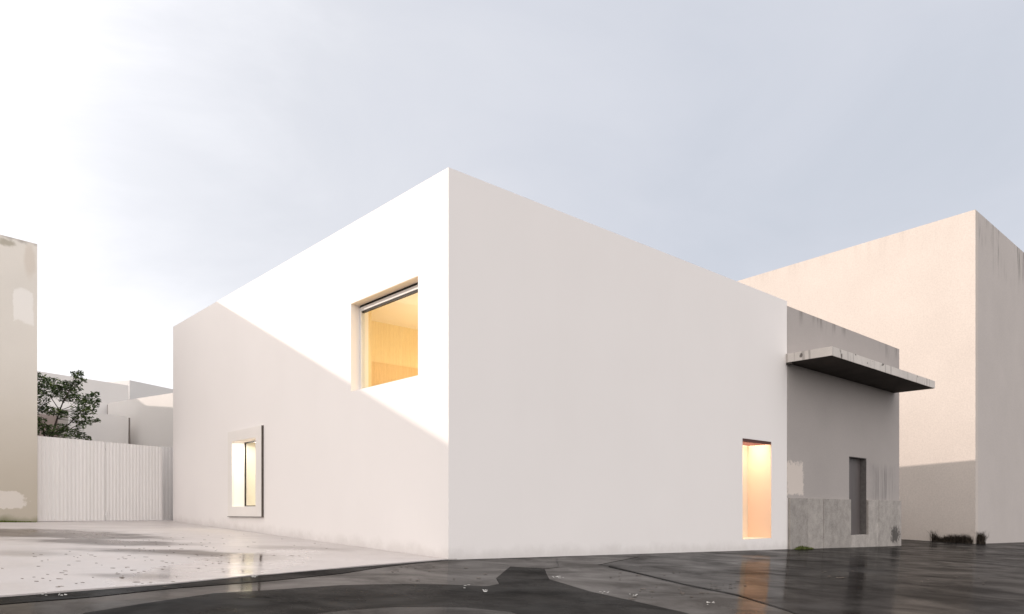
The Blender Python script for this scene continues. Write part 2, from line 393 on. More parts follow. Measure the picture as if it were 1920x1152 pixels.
# wood lined rooms
def woodmat(name, c1, c2, gx=1):
    m = Mat(name, c1, .45, .35)
    g = m.noise(1, 26, 26, .7, 6, .65, .6)
    m.mix(m.rng(g, .35, .65), c2, m.rgb(c1))
    m.vary(m.noise(90, 1, 1, .08, 3), .9, 1.08)
    m.bump(g, .08, .004); return m.m
wood = woodmat('ash_veneer', (.80, .67, .42), (.74, .59, .34))
wood2 = woodmat('ash_veneer_lower', (.72, .53, .29), (.65, .46, .24))
dark = Mat('black_gasket', (.015, .013, .012), .5, .3).m
alu = Mat('white_powder_coated_metal', (.74, .73, .72), .4, .5); alu.vary(alu.noise(3), .97, 1.03)
glass = bpy.data.materials.new('window_glass'); glass.use_nodes = True
gn = glass.node_tree.nodes; gl = glass.node_tree.links; gn.clear()
go = gn.new('ShaderNodeOutputMaterial'); gm = gn.new('ShaderNodeMixShader'); gt = gn.new('ShaderNodeBsdfTransparent'); gg = gn.new('ShaderNodeBsdfGlossy')
gg.inputs['Roughness'].default_value = .01; fr = gn.new('ShaderNodeFresnel'); fr.inputs[0].default_value = 1.35
gt.inputs[0].default_value = (.95, .97, .96, 1)
gb = gn.new('ShaderNodeNewGeometry'); gmm = gn.new('ShaderNodeMath'); gmm.operation = 'MULTIPLY_ADD'; gmm.inputs[1].default_value = -1; gmm.inputs[2].default_value = 1
gl.new(gb.outputs['Backfacing'], gmm.inputs[0]); gx2 = gn.new('ShaderNodeMath'); gx2.operation = 'MULTIPLY'; gl.new(gmm.outputs[0], gx2.inputs[0]); gl.new(fr.outputs[0], gx2.inputs[1])
gl.new(gx2.outputs[0], gm.inputs[0]); gl.new(gt.outputs[0], gm.inputs[1]); gl.new(gg.outputs[0], gm.inputs[2]); gl.new(gm.outputs[0], go.inputs[0])

lampm = bpy.data.materials.new('lamp_diffuser'); lampm.use_nodes = True
lb = lampm.node_tree.nodes['Principled BSDF']; lb.inputs['Base Color'].default_value = (.9, .85, .7, 1)
lb.inputs['Emission Color'].default_value = (1, .72, .36, 1); lb.inputs['Emission Strength'].default_value = 6
def area(name, loc, sx, sy, e, col, parent, rot=(0, 0, 0)):
    l = bpy.data.lights.new(name, 'AREA'); l.shape = 'RECTANGLE'; l.size = sx; l.size_y = sy; l.energy = e; l.color = col
    o = bpy.data.objects.new(name, l); COL.objects.link(o); o.parent = parent; o.location = loc; o.rotation_euler = rot; return o
# upper room
RV = 5.0; CZ = 5.72; FZ = 3.1
room = bmesh.new()
box(room, TW, 7.0, RV, RV + .1, 4.69, CZ)
bm_obj('room_wall', room, wood, house)
bm = bmesh.new(); box(bm, TW, 7.0, RV - .03, RV + .1, FZ, 4.69)
bm_obj('wainscot', bm, wood2, house)
bm = bmesh.new(); box(bm, 7.0, 7.1, .5, RV + .1, FZ, CZ); box(bm, TW, 7.1, .46, .56, FZ, CZ)
bm_obj('room_wall', bm, wood, house)
bm = bmesh.new(); box(bm, TW, TW + .18, UW[1] + .16, RV - .03, FZ, CZ)
bm_obj('wall_lining', bm, wood, house)
bm = bmesh.new(); box(bm, TW, 7.1, .46, RV + .1, CZ, CZ + .1)
ceilm = woodmat('pale_ash_ceiling', (.87, .80, .70), (.84, .76, .64)); bm_obj('ceiling', bm, ceilm, house)
bm = bmesh.new(); box(bm, TW, 7.1, .46, RV + .1, FZ - .1, FZ); bm_obj('room_floor', bm, inner_white.m, house)
bm = bmesh.new(); box(bm, 2.0, 5.2, .60, .68, 5.5, 5.6, .01)
bm_obj('wall_lamp', bm, lampm, house)
area('room_lamp', (3.4, 2.2, 5.2), 3.0, 1.6, 50, (1, .84, .60), house)
area('room_uplight', (2.8, 2.4, 3.6), 2.5, 1.5, 32, (1, .84, .6), house, (math.pi, 0, 0))

# upper window
win = None
def part(name, fn, mat, parent, **kw):
    bm = bmesh.new(); fn(bm); return bm_obj(name, bm, mat, parent, **kw)
v0, v1, z0, z1 = UW
ffu = .22; ffb = .33
win = part('window', lambda b: (box(b, ffu, ffb, v0, v1, z1 - .14, z1 - .055, .004), box(b, ffu, ffb, v1 - .06, v1, z0, z1 - .14, .004),
     box(b, ffu, ffb, v0, v0 + .06, z0, z1 - .14, .004), box(b, ffu, ffb, v0 + .06, v1 - .06, z0, z0 + .05, .004)), alu.m, house, label='square upper window of the wood lined room')
part('gasket', lambda b: (box(b, ffu + .02, ffb - .01, v0, v1, z1 - .055, z1 - .001), box(b, ffu + .03, ffb - .02, v0 + .06, v1 - .06, z1 - .175, z1 - .14)), dark, win)
part('pane', lambda b: box(b, ffu + .045, ffu + .055, v0 + .06, v1 - .06, z0 + .05, z1 - .175), glass, win)
sof = Mat('warm_lit_soffit', (.78, .66, .52), .8, .2)  # warm bounced light put into the soffit colour
part('window_soffit_glow', lambda b: box(b, .004, ffu - .004, v0 + .004, v1 - .004, z1 - .012, z1 - .002), sof.m, house)

# ground floor room and window
v0, v1, z0, z1 = LW
LR = (TW, 5.0, 8.0, 11.1, .9, 3.15)
part('room_wall', lambda b: box(b, TW + .35, 5.0, 11.1, 11.2, .9, 3.15), woodmat('golden_veneer', (.82, .52, .17), (.74, .44, .12)), house)
part('room_wall', lambda b: (box(b, TW, TW + .35, v1 + .02, v1 + .12, .9, 3.15), box(b, TW + .35, TW + .45, v1 + .12, 11.1, .9, 3.15), box(b, 5.0, 5.1, 8.0, 11.2, .9, 3.15), box(b, TW, 5.1, 7.9, 8.0, .9, 3.15)), inner_white.m, house)
part('ceiling', lambda b: box(b, TW, 5.1, 7.9, 11.2, 3.15, 3.25), inner_white.m, house)
part('room_floor', lambda b: box(b, TW, 5.1, 7.9, 11.2, .8, .9), inner_white.m, house)
area('ground_floor_lamp', (2.0, 9.6, 3.05), 2.2, 1.6, 24, (1, .80, .48), house)
area('window_reveal_lamp', (.18, (v0 + v1) / 2, z1 - .006), .16, 1.3, 17, (1, .93, .80), house)
win = part('window', lambda b: (box(b, .33, .37, v1 - .03, v1, z0, z1), box(b, .33, .37, v0 + .03, v1 - .03, z1 - .04, z1), box(b, .33, .37, v0 + .03, v1 - .03, z0, z0 + .03)),
     dark, house, label='narrow ground floor window facing the yard')
part('pane', lambda b: box(b, .345, .353, v0 + .03, v1 - .03, z0 + .03, z1 - .04), glass, win)
stone = plaster('pale_limestone', (.84, .80, .765), .02, 40, (.95, 1.04), .15)
s0, s1, b0, b1 = v_at(494), v_at(430), .77, 3.27
bm = bmesh.new(); wall_grid(bm, PLf, s0, s1, b0, b1, [(v0 - .0, v1 + .0, z0, z1)], -.045, -.003)
sur = bm_obj('window_surround', bm, stone.m, house)
edgem = Mat('dark_shaded_edge', (.09, .075, .065), .7, .3); edgem.vary(edgem.noise(12), .7, 1.3)  # shade on the side of the surround put into a dark colour
part('surround_edge_shade', lambda b: (box(b, -.06, -.002, s0 - .018, s0 - .001, b0 - .016, b1), box(b, -.06, -.002, s0 - .001, s1, b0 - .016, b0 - .001)), edgem.m, sur)

# lit doorway niche on the street side
u0, u1, z0, z1 = DN
niche_c = plaster('cream_niche_plaster', (.82, .72, .58), .01, 50, (.99, 1.01), .05)
part('niche_wall', lambda b: (box(b, u0 - .1, u1 + .1, NICHE, NICHE + .1, z0 - .1, z1 + .1), box(b, u1, u1 + .1, TW, NICHE, z0 - .1, z1 + .1), box(b, u0 - .1, u0, TW, NICHE, z0 - .1, z1 + .1),
     box(b, u0, u1, TW, NICHE, z0 - .1, z0)), niche_c.m, house, label='cream wall of the lit doorway recess')
sofd = Mat('dark_red_brown_soffit', (.10, .035, .03), .6, .3)
front_soffit = part('doorway_soffit', lambda b: box(b, u0 + .003, u1 - .003, .01, .035, z1 - .085, z1 - .002), sofd.m, house)
for k in range(8):
    vv = .115 + k * .083
    part('lamp_baffle', lambda b: box(b, u0 + .003, u1 - .016, vv, vv + .008, z1 - .08, z1 - .035), sofd.m, front_soffit)  # slats added below the lamp to hide it and even its light
part('doorway_soffit', lambda b: box(b, u0 - .1, u1 + .1, TW + .002, NICHE, z1, z1 + .2), sofd.m, house)
part('doorway_lining', lambda b: box(b, u1 - .014, u1 - .003, .008, NICHE - .003, z0 + .012, z1 - .032), Mat('peach_lining', (.80, .60, .46), .6, .3).m, house)
part('threshold', lambda b: box(b, u0 + .004, u1 - .016, .01, NICHE - .004, z0 + .001, z0 + .012), niche_c.m, house)
area('doorway_lamp', ((u0 + u1) / 2, .40, z1 - .012), u1 - u0 - .08, .66, 35, (1, .75, .56), house, (R(0), 0, 0))

# ------------------------------------------------------------------ grey annex
annex = frame_thing('grey_annex', 'low grey rendered annex with a concrete canopy and stone plinth beside the white building', 'building')
UA = u_at(1685.5); HA = 7.25; PT = 1.335
ag = plaster('grey_render', (.41, .375, .358), .05, 45, (.95, 1.05), .3)
zz = ag.z()
dr = ag.rng(ag.noise(1.0, 4.5, 4.5, .5, 6, .6, off=2), .50, .66)
ag.mix(ag.math('MULTIPLY', ag.math('MULTIPLY', dr, ag.math('MULTIPLY', ag.rng(zz, 6.6, 7.2), ag.rng(ag.noise(.55, detail=2, off=31), .50, .62))), .8), (.16, .145, .135))
up_, vp_ = u_at(1494), 0
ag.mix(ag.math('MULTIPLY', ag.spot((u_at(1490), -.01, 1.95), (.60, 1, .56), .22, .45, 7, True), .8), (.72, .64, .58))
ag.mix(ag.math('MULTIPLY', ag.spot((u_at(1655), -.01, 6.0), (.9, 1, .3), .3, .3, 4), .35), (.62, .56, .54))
st = ag.rng(ag.noise(1.0, 5, 5, .35, 6, .6, off=6), .40, .60)
ag.mix(ag.math('MULTIPLY', ag.math('MULTIPLY', st, ag.spot((u_at(1655), -.01, 1.9), (1.35, 1, .9), .6, .3, 3, True)), .6), (.20, .185, .18))
AD = (u_at(1592, -.01), u_at(1624.5, -.01), .087, 2.84)
bm = bmesh.new(); AV = -.012
wall_grid(bm, PRf, UE + .002, UA, PT, HA, [(AD[0], AD[1], PT, AD[3])], AV, .35)
wall_grid(bm, PRf, UL + .002, UA, ZB, PT - .0, [(AD[0], AD[1], AD[2], PT)], AV, .35)
box(bm, UA - .35, UA, .35, 15, ZB, HA); box(bm, UE + .1, UA - .35, 14.65, 15, ZB, HA)
bm_obj('wall', bm, ag.m, annex)
part('roof', lambda b: box(b, UE + .01, UA - .35, .35, 14.65, 6.8, 6.95), ag.m, annex)
dm = Mat('dark_painted_door', (.115, .10, .098), .5, .35); dm.vary(dm.noise(1.5, 3, 3, .5), .9, 1.12)
def dfn(b):
    w3 = (AD[1] - AD[0]) / 3
    box(b, AD[0] - .05, AD[1] + .05, .21, .26, AD[2], AD[3] + .05)
    box(b, AD[0] + .01, AD[1] - .01, .195, .212, AD[2] + .01, AD[3] - .01, .004)
door = part('door', dfn, dm.m, annex)
part('door_handle', lambda b: (box(b, AD[0] + .12, AD[0] + .15, .14, .155, 1.0, 1.25, .004), box(b, AD[0] + .128, AD[0] + .142, .155, .196, 1.03, 1.05), box(b, AD[0] + .128, AD[0] + .142, .155, .196, 1.20, 1.22)), dark, door)
jm = Mat('door_jamb', (.14, .13, .125), .7, .3); jm.vary(jm.noise(8), .8, 1.2)
part('door_jamb', lambda b: (box(b, AD[1] - .02, AD[1] - .002, -.008, .192, AD[2] + .004, AD[3] - .022), box(b, AD[0] + .004, AD[1] - .004, -.006, .192, AD[3] - .02, AD[3] - .002)), jm.m, annex)
# stone plinth panels, each its own piece
sp = Mat('grey_granite', (.37, .34, .315), .75, .3)
sp.vary(sp.noise(3.4, 1, 1, 1, 7, .7), .70, 1.28); g = sp.noise(24, detail=5, rough=.75); sp.vary(g, .72, 1.3)
sp.mix(sp.math('MULTIPLY', sp.spot((u_at(1674), -.1, .02), (.55, 1, .42), .5, .9, 9), .85), (.05, .045, .04))
oi = sp.n.new('ShaderNodeObjectInfo'); sp.vary(sp.rng(oi.outputs['Random'], 0, 1, .25, .75), .88, 1.1)
sp.bump(g, .35, .01)
PV = -.085
js = [u_at(1481.6, PV), u_at(1515, PV), u_at(1544, PV), u_at(1571, PV), AD[0] - .0, AD[1] + .0, u_at(1648, PV), u_at(1690, PV)]
def slab(a, b_, zt, zb=ZB, dv=0):
    part('stone_panel', lambda b: box(b, a + .006, b_ - .006, PV + dv, AV - .003, zb, zt, .006), sp.m, annex)
offs = [0, .003, -.004, .002, 0, .003, -.002]
for i in range(7):
    if i == 4: continue
    slab(js[i], js[i + 1], PT, dv=offs[i])
mid = AD[0] + (AD[1] - AD[0]) * .80
slab(AD[0], mid, AD[2], dv=.001); slab(mid, AD[1], AD[2], dv=-.001)
part('plinth_backing', lambda b: (box(b, js[0] + .01, AD[0] - .01, PV + .02, AV - .004, ZB, PT - .01), box(b, AD[1] + .01, js[-1] - .01, PV + .02, AV - .004, ZB, PT - .01),
     box(b, AD[0] - .008, AD[1] + .008, PV + .02, AV - .004, ZB, AD[2] - .01)), Mat('joint_mortar', (.12, .11, .10), .9, .2).m, annex)
# canopy
cc = Mat('weathered_concrete', (.66, .615, .575), .8, .25)
cc.vary(cc.noise(1.1, detail=6), .9, 1.1); g = cc.noise(40, detail=4, rough=.7); cc.vary(g, .86, 1.12)
dr = cc.rng(cc.noise(1.0, 7, 7, .5, 5, .6, off=11), .56, .66)
cc.mix(cc.math('MULTIPLY', dr, .42), (.10, .085, .075))
hl = cc.rng(cc.noise(1, 3.2, 3.2, 3.2, 2, .4, off=21), .66, .70)
cc.mix(cc.math('MULTIPLY', hl, .8), (.05, .04, .035)); cc.bump(g, .4, .012)
CU0, CU1 = u_at(1560, -1.43), u_at(1752.7, -1.43)
def canopy(b):
    nseg = 24; pr = []
    for i in range(nseg + 1):
        u = CU0 + (CU1 - CU0) * i / nseg
        j = mnoise.noise(Vector((u * 1.7, 0, 0))) * .012
        pr.append([b.verts.new(q) for q in ((u, -.003, 5.49), (u, -1.43 + j, 5.49), (u, -1.43 + j, 5.757 + j), (u, -.003, 5.76))])
    for A, B in zip(pr, pr[1:]):
        for k in range(4): b.faces.new((A[k], A[(k + 1) % 4], B[(k + 1) % 4], B[k]))
    b.faces.new(pr[0]); b.faces.new(pr[-1][::-1])
und = Mat('shaded_concrete_underside', (.05, .043, .038), .85, .2); und.vary(und.noise(1.5, detail=5), .75, 1.3)  # shade under the canopy put into a much darker concrete colour
bm = bmesh.new(); canopy(bm)
can = bm_obj('canopy', bm, cc.m, annex)
part('canopy_soffit_shade', lambda b: box(b, CU0 + .01, CU1 - .01, -1.41, -.014, 5.483, 5.4885), und.m, can)
part('canopy_bracket', lambda b: box(b, CU0 + .0, CU0 + .12, -.2, -.015, 5.42, 5.4825, .01), und.m, annex)

# ------------------------------------------------------------------ tall block on the right
tb = thing('tall_block', 'tall peach rendered block on the far right with its corner catching low sun', 'building')
Pc = at(1829, 960, 34); dl = Vector((-55 - CX, F, 0)).normalized(); drr = Vector((2466 - CX, F, 0)).normalized()
q = [Pc, Pc + dl * 34, Pc + dl * 34 + drr * 30, Pc + drr * 30]; ZT = EYE + 567 / F * 34
def vwall(name, a, b_, inward, z0, z1, mat, parent, th=.4):
    n_ = inward.normalized() * th
    bm = bmesh.new(); prism(bm, [(a.x, a.y), (b_.x, b_.y), (b_.x + n_.x, b_.y + n_.y), (a.x + n_.x, a.y + n_.y)], z0, z1)
    return bm_obj(name, bm, mat, parent)
vwall('wall', q[0], q[1], drr, -3, ZT, tall.m, tb)
off = drr * .4 - drr * 0
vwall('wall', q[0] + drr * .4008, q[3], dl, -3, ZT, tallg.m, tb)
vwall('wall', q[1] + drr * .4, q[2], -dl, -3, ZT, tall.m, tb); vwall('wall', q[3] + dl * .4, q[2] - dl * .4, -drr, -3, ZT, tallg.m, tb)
bm = bmesh.new(); prism(bm, [(p.x, p.y) for p in (q[0] + (dl + drr) * .5, q[1] + (drr - dl) * .5, q[2] - (drr + dl) * .5, q[3] + (dl - drr) * .5)], ZT - .6, ZT - .4)
bm_obj('roof', bm, tallg.m, tb)

# ------------------------------------------------------------------ weathered building on the left
LD = 21.4; lc = at(70, 960, LD); LZ = EYE + 502 / F * LD
lm = plaster('weathered_lime_render', (.70, .665, .61), .02, 40, (.95, 1.04), .2)
zz = lm.z()
lm.mix(lm.math('MULTIPLY', lm.rng(lm.math('ADD', zz, lm.math('MULTIPLY', lm.noise(.6, detail=4), .8)), 6.2, 1.4, smooth=True), .8), (.40, .355, .285))
def lp(px, py): return at(px, py, LD * (1 - .0)) 
def lspot(px, py, r, k, col, **kw):
    t = (2023 - 70) / (2023 - px); p = at(px, py, LD * t)
    lm.mix(lm.math('MULTIPLY', lm.spot((p.x, p.y, p.z), r, **kw), k), col)
lspot(44, 575, (.17, 9, .52), .65, (.84, .82, .79), soft=.15, amp=.35, nscale=3.5, square=True)
lspot(8, 937, (.42, 9, .30), .8, (.66, .62, .58), soft=.12, amp=.6, nscale=3)
lspot(56, 490, (.12, 9, .62), .5, (.56, .49, .42), soft=.5, amp=.3, nscale=4)
lspot(12, 455, (.16, 9, .14), .7, (.32, .29, .22), soft=.6, amp=.5, nscale=8)
tp = lm.rng(lm.math('ADD', zz, lm.math('MULTIPLY', lm.noise(5, detail=4), .35)), LZ + .08, LZ + .2)
lm.mix(lm.math('MULTIPLY', tp, .6), (.25, .22, .20))
mo = lm.math('MULTIPLY', lm.rng(lm.math('ADD', zz, lm.math('MULTIPLY', lm.noise(1.5, detail=5), .5)), 1.05, .75), .8)
lm.mix(mo, (.10, .12, .03))
lb_ = thing('weathered_house', 'weathered beige rendered building at the left edge with peeling plaster patches', 'building')
ld = Vector((2023 - CX, F, 0)).normalized(); lperp = Vector((-ld.y, ld.x, 0))
a = lc; b2 = lc - ld * 34
lu, lv = uv(a); vk = 25.0
side = lc + DL * (vk - lv)
back2 = b2 + DL * 24
bm = bmesh.new(); prism(bm, [(a.x, a.y), (b2.x, b2.y), (back2.x, back2.y), (side.x, side.y)], -1, LZ)
bm_obj('wall', bm, lm.m, lb_)
def uvprism(name, u0, u1, v0, v1, z0, z1, mat):
    bm = bmesh.new(); prism(bm, [tuple(W(*c).xy) for c in ((u0, v0), (u1, v0), (u1, v1), (u0, v1))], z0, z1); return bm_obj(name, bm, mat, lb_)
uf = W(-6.1, 17.5); ub = W(-6.1, vk - .3); uk = uf - ld * 26; uk2 = uk + DL * 8
bm = bmesh.new(); prism(bm, [(uf.x, uf.y), (ub.x, ub.y), (uk2.x, uk2.y), (uk.x, uk.y)], LZ + .021, 10.37); bm_obj('upper_shade_block', bm, lm.m, lb_)  # unseen block added to carry the shadow edge up the white house
uvprism('rear_shade_block', -30, lu - .02, vk + .002, 31.5, -1, 8.15, lm.m)  # unseen block added at this height to shade the house behind the gate
uvprism('rear_shade_block', -30, -6.1, 32.4, 44, -1, 10.2, lm.m)  # separate unseen block, added to end the sunlit strip behind the gate
# ------------------------------------------------------------------ corrugated gate and side fence
corr = Mat('white_corrugated_metal', (.74, .722, .715), .5, .4)
corr.vary(corr.noise(1, 9, 9, .25, 3, .5), .95, 1.04)
def corrugated(bm, A, B, zb0, zb1, zt, pitch=.12, dep=.018, th=.006):
    d = (B - A); Ln = math.hypot(d.x, d.y); e = Vector((d.x / Ln, d.y / Ln, 0)); nn = Vector((e.y, -e.x, 0))
    prof = [(0, 0), (.28, 0), (.48, 1), (.80, 1)]; pts = []
    k = 0
    rnd = random.Random(int(Ln * 100))
    while True:
        done = False; jit = rnd.uniform(-.08, .08)
        for f, h in prof:
            s = (k + f) * pitch
            if s >= Ln: done = True; break
            pts.append((s, h * dep * (1 + jit)))
        if done: break
        k += 1
    pts.append((Ln, 0)); prev = None
    for s, h in pts:
        p = A + e * s + nn * h; zb = zb0 + (zb1 - zb0) * s / Ln
        c = [bm.verts.new((p.x, p.y, zb)), bm.verts.new((p.x, p.y, zt)), bm.verts.new((p.x - nn.x * th, p.y - nn.y * th, zt)), bm.verts.new((p.x - nn.x * th, p.y - nn.y * th, zb))]
        if prev:
            for q_ in range(4): bm.faces.new((prev[q_], prev[(q_ + 1) % 4], c[(q_ + 1) % 4], c[q_]))
        else: bm.faces.new(c)
        prev = c
    bm.faces.new(prev[::-1]); return e, nn
def gdepth(px): return 25.46 * (1650 - 305) / (1650 - px)
g0, g1, g2 = at(66, 960, gdepth(66)), at(198, 960, gdepth(198)), at(305, 960, gdepth(305))
gate = thing('corrugated_gate', 'double leaf white corrugated metal gate closing the back of the yard', 'gate')
GT = 3.165
for A, B in ((g0, g1), (g1, g2)):
    e = (B - A).normalized(); A2 = A + e * .012; B2 = B - e * .012
    bm = bmesh.new(); corrugated(bm, A2, B2, gz(A2.x, A2.y) + .035, gz(B2.x, B2.y) + .035, GT)
    lf = bm_obj('gate_leaf', bm, corr.m, gate)
    nn = Vector((e.y, -e.x, 0))
    for zc in (.9, 2.9):
        bm = bmesh.new()
        c0, c1 = A2 - nn * .008, B2 - nn * .008
        prism(bm, [(c0.x, c0.y), (c1.x, c1.y), (c1.x - nn.x * .04, c1.y - nn.y * .04), (c0.x - nn.x * .04, c0.y - nn.y * .04)], zc, zc + .05)
        bm_obj('rail', bm, alu.m, lf)
e = (g2 - g0).normalized(); nn = Vector((e.y, -e.x, 0))
bm = bmesh.new(); p = g1 + nn * .03; tube(bm, [Vector((p.x, p.y, gz(p.x, p.y) + .04)), Vector((p.x, p.y, gz(p.x, p.y) + .38))], .012, 8)
box(bm, p.x - .03, p.x + .03, p.y - .02, p.y + .02, gz(p.x, p.y) + .22, gz(p.x, p.y) + .30, .004)
bm_obj('drop_bolt', bm, alu.m, gate)
f0 = g2 + e * .05 - nn * .22; f1 = W(.12, 16.0 - .12)
bm = bmesh.new(); f0 = at(303, 960, 26.2); f1 = at(330, 960, 26.6)
corrugated(bm, f0, f1, gz(f0.x, f0.y), gz(f1.x, f1.y), EYE + (960 - 838) / F * 26.3)
fn = thing('corrugated_fence', 'short strip of white corrugated fence between the gate and the white building', 'fence')
bm_obj('fence_sheet', bm, corr.m, fn)
pp = at(309, 960, 26.25)
part('fence_post', lambda b: box(b, f0.x - .05, f0.x + .02, f0.y + .02, f0.y + .09, gz(f0.x, f0.y), 3.2), alu.m, fn)

# ------------------------------------------------------------------ white houses behind the gate
def block(name, label, ax, ad, bx, bd, ty, td, back, mat, zdrop=-2, cat='building', mat2=None):
    A, B = at(ax, 960, ad), at(bx, 960, bd); zt = EYE + (HY - ty) / F * td
    e = (B - A).normalized(); n_ = Vector((-e.y, e.x, 0)) * back
    t = thing(name, label, cat, (A.x, A.y, 0))
    P = [Vector((0, 0, 0)), B - A, B - A + n_, n_]
    for i in range(4):
        a_, b_ = P[i], P[(i + 1) % 4]; ed = (b_ - a_).normalized(); inw = Vector((-ed.y, ed.x, 0)); th = .25
        a2 = a_ + ed * (th + .001 if i % 2 else 0); b3 = b_ - ed * (th + .001 if i % 2 else 0)
        bm = bmesh.new(); prism(bm, [(a2.x, a2.y), (b3.x, b3.y), (b3.x + inw.x * th, b3.y + inw.y * th), (a2.x + inw.x * th, a2.y + inw.y * th)], zdrop, zt)
        for v in bm.verts: v.co.z += 0
        bm_obj('wall', bm, mat, t)
    s = .27; e1 = e * s; n1 = n_.normalized() * s
    pr = [P[0] + e1 + n1, P[1] - e1 + n1, P[2] - e1 - n1, P[3] + e1 - n1]
    bm = bmesh.new(); prism(bm, [(p.x, p.y) for p in pr], zt - .25, zt - .15); bm_obj('roof', bm, mat, t)
    return t
w2 = plaster('old_white_render', (.80, .775, .755), .01, 30, (.96, 1.02), .1).m
w3 = plaster('pale_grey_render', (.70, .69, .68), .01, 30, (.96, 1.02), .1).m
rosy = plaster('dull_rose_render', (.46, .38, .35), .02, 30, (.93, 1.04), .1).m
def vd(px, p0, d0, vp): return d0 * (vp - p0) / (vp - px)
block('background_house', 'wide pale house far behind the tree with a long sloping roofline', -60, vd(-60, 70, 44, 1741), 241, vd(241, 70, 44, 1741), 696, 44, 9, w2)
block('background_house', 'grey white house stepping up behind the lit parapet beside the white building', 243, 51, 400, vd(400, 243, 51, 1419), 713, 51, 9, w3)
# long party wall with a sunlit top: runs away to the left
dC = lambda px: 31 * (324 + 1105) / (px + 1105)
block('background_house', 'white house behind the gate with a sunlit strip along its roof edge', 202, dC(202), 352, dC(352), 737, 31, 6, w2)
block('low_house', 'low white block behind the gate just right of the tree', 128, vd(128, 241, 32.2, 1665), 240.5, 32.2, 782, 32.2, 5, w2)
block('back_wall', 'narrow white block rising between the tree and the sunlit house', 60, vd(60, 201, 34.6, 1700), 200.5, 34.6, 755, 34.6, 3, w2)
block('garden_shed', 'dull rose rendered shed half hidden by the tree crown', 40, 29.0, 123, 30.4, 779, 30, 3, rosy, cat='shed')
gap_shade = Mat('dark_gap_shade', (.22, .19, .175), .6, .3).m  # dark strips standing in for the shade in gaps between the walls
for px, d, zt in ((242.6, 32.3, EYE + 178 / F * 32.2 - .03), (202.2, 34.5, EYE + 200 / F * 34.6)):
    p = at(px, 960, d); t_ = thing('shade_strip', 'taller dark strip painted as gap shade right of the low white block' if px > 220 else 'short dark strip painted as gap shade left of the sunlit parapet', 'shade_strip', (p.x, p.y, 0))
    bm = bmesh.new(); tube(bm, [Vector((0, 0, -1)), Vector((0, 0, zt))], .032, 8); bm_obj('gap_shade', bm, gap_shade, t_)
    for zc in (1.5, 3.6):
        bm = bmesh.new(); tube(bm, [Vector((0, 0, zc)), Vector((0, 0, zc + .04))], .042, 8); bm_obj('gap_shade_ring', bm, gap_shade, t_)

# ------------------------------------------------------------------ tree behind the gate
TD = 27.2; bx = at(96, 960, TD)
tr = thing('broadleaf_tree', 'small dark green tree reaching over the corrugated gate', 'tree', (bx.x, bx.y, gz(bx.x, bx.y)))
bark = Mat('bark', (.055, .045, .038), .9, .2); bark.vary(bark.noise(12, 1, 1, .3), .6, 1.5)
leaf = Mat('leaf', (.048, .085, .022), .5, .4)
leaf.vary(leaf.noise(2.5, detail=3), .45, 1.6)
leaf.mix(leaf.rng(leaf.noise(3.5, detail=2, off=5), .56, .68), (.17, .24, .05))
leaf.b.inputs['Transmission Weight'].default_value = 0
def T(px, py, dd=0): return at(px, py, TD + dd) - tr.location
clumps = [(80, 718, 13), (96, 720, 12), (76, 742, 13), (110, 732, 10), (118, 722, 9), (133, 738, 11), (143, 724, 9), (140, 703, 6), (150, 700, 5), (147, 712, 7), (128, 722, 8), (157, 714, 4),
    (124, 746, 10), (104, 741, 9), (78, 764, 10), (90, 770, 9), (105, 772, 8), (118, 777, 7), (150, 750, 10), (165, 747, 8), (178, 741, 6), (184, 752, 4), (160, 762, 11), (149, 774, 11), (170, 770, 8), (179, 760, 5), (140, 788, 6), (183, 789, 4),
    (165, 789, 9), (152, 797, 8), (76, 790, 8), (84, 806, 10), (104, 806, 11), (120, 803, 8), (136, 812, 9), (150, 817, 9), (165, 823, 5), (96, 818, 10), (120, 822, 9),
    (60, 730, 14), (40, 722, 14), (20, 738, 14), (50, 752, 14), (28, 762, 14), (58, 778, 12), (8, 760, 10), (36, 790, 13), (58, 806, 12), (14, 784, 10), (44, 700, 9), (66, 704, 8)]
rnd = random.Random(11); vs = []; fs = []; cc_ = []
px2m = TD / F
for (px, py, r) in clumps:
    dd = rnd.uniform(-1.1, 1.1); c = T(px, py, dd); r *= px2m * 1.05; cc_.append((c, r))
    nl = int(120 * (r / .2) ** 2) + 20
    for _ in range(nl):
        # sprays of leaves held in flat layers
        a = rnd.uniform(0, 6.283); rr = r * math.sqrt(rnd.random()) * 1.12
        p = c + Vector((rr * math.cos(a), rr * math.sin(a) * 1.2, (rnd.choice((-.62, -.2, .25, .66)) + rnd.gauss(0, .13)) * r))
        ln = rnd.uniform(.08, .145); wd = ln * .55
        d = Vector((rnd.gauss(0, 1), rnd.gauss(0, 1), rnd.gauss(-.15, .35))).normalized()
        s = d.cross(Vector((rnd.gauss(0, .5), rnd.gauss(0, .5), 1))).normalized(); up = s.cross(d).normalized()
        k = len(vs)
        vs += [p - d * ln * .5, p - s * wd * .5 + up * .008, p + s * wd * .5 + up * .008, p + d * ln * .5, p + up * -.004]
        fs += [(k, k + 1, k + 4), (k + 1, k + 3, k + 4), (k + 3, k + 2, k + 4), (k + 2, k, k + 4)]
py_obj('crown', vs, fs, leaf.m, tr)
bm = bmesh.new()
fork = T(98, 815, 0); top = T(119, 752, .1)
tube(bm, [Vector((.05, 0, -.1)), Vector((0, 0, 1.2)), fork, T(107, 786, .05), T(112, 770, .05), top, T(140, 715, .2), T(148, 702, .2)], [.085, .07, .04, .03, .024, .02, .012, .006], 8)
bm_obj('trunk', bm, bark.m, tr, smooth=True)
bm = bmesh.new(); joints = [fork, T(107, 786, .05), T(112, 770, .05), top, T(130, 733, .15), Vector((0, 0, 1.8)), T(70, 770, .1), T(60, 800, .1)]
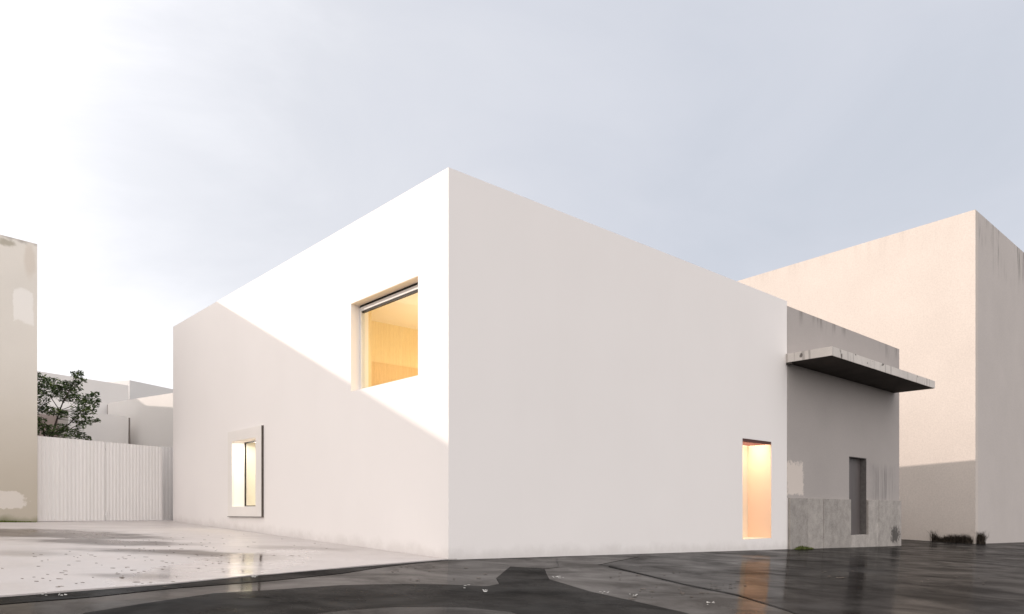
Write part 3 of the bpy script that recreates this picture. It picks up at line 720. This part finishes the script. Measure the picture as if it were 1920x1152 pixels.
tube(bm, [Vector((0, 0, 1.5)), T(80, 800, .1), T(60, 770, .2), T(45, 725, .2)], [.05, .03, .022, .01], 6)
tube(bm, [T(112, 770, .05), T(95, 745, .1), T(80, 725, .1)], [.018, .012, .006], 6)
tube(bm, [fork, T(130, 795, -.2), T(150, 775, -.2), T(172, 748, -.2)], [.03, .02, .013, .006], 6)
for c, r in cc_:
    j = min(joints, key=lambda q: (q - c).length + (0 if q.z < c.z else .6)); m = (j + c) / 2 + Vector((0, 0, -.05))
    tube(bm, [j, m, c + Vector((0, 0, r * .4))], [.011, .008, .004], 5)
bm_obj('branches', bm, bark.m, tr, smooth=True)

# ------------------------------------------------------------------ weeds and moss at the feet of the walls
def blades(name, path, count, hmin, hmax, mat, label, wid=.008, spread=.06, seed=1, cat='weeds'):
    rnd = random.Random(seed); vs = []; fs = []
    for _ in range(count):
        t = rnd.random(); i = min(int(t * (len(path) - 1)), len(path) - 2); f = t * (len(path) - 1) - i
        (p0, h0), (p1, h1) = path[i], path[i + 1]; p = p0.lerp(p1, f); hs = h0 + (h1 - h0) * f
        p = p + Vector((rnd.gauss(0, spread), rnd.gauss(0, spread), 0)); z = gz(p.x, p.y)
        h = rnd.uniform(hmin, hmax) * hs; a = rnd.uniform(0, 6.28); s = Vector((math.cos(a), math.sin(a), 0)) * wid * rnd.uniform(.6, 1.3)
        l1 = Vector((rnd.gauss(0, .12), rnd.gauss(0, .12), .6)) * h; l2 = Vector((rnd.gauss(0, .3), rnd.gauss(0, .3), 1)) * h
        b = Vector((p.x, p.y, z)); k = len(vs)
        vs += [b - s, b + s, b + l1 + s * .8, b + l1 - s * .8, b + l2]
        fs += [(k, k + 1, k + 2, k + 3), (k + 3, k + 2, k + 4)]
    return py_obj(name, vs, fs, mat, kind='stuff', label=label, cat=cat)
dk = Mat('dead_dark_weed', (.035, .028, .022), .9, .1); dk.vary(dk.noise(20), .5, 2.0)
a0 = Pc + dl * 1.85 - drr * .09
a1 = Pc + dl * .15 - drr * .09
n_ = 10
blades('dead_weeds', [(a1 + (a0 - a1) * (i / n_), [.75, .8, .9, .85, .7, .8, .65, .5, .35, .6, 1.1][i]) for i in range(n_ + 1)], 1000, .12, .62, dk.m, 'blackened dead weeds along the sunny foot of the tall peach block', .012, .05, 2)
blades('dead_weeds', [(Pc - dl * .12 + drr * .12, 1.0), (Pc - dl * .12 + drr * .75, .9)], 300, .15, .7, dk.m, 'small blackened weed tuft round the shaded side of the tall block corner', .012, .05, 3)
gr = Mat('moss_green', (.12, .145, .045), .9, .1); gr.vary(gr.noise(9), .5, 1.6)
blades('moss_tuft', [(W(u_at(1488, PV), PV - .04), .5), (W(u_at(1503, PV), PV - .04), 1.2), (W(u_at(1522, PV), PV - .04), .3)], 420, .03, .13, gr.m, 'small green moss tuft at the left foot of the stone plinth', .008, .035, 4, 'moss')
lp0 = lc - ld * .1 - lperp * .06; lp1 = lc - ld * 3.2 - lperp * .06
blades('grass_strip', [(lp0, .35), (lp0.lerp(lp1, .3), .6), (lp0.lerp(lp1, .6), .9), (lp1, 1.2)], 2600, .03, .16, gr.m, 'low green grass growing along the foot of the weathered house', .008, .05, 5, 'grass')
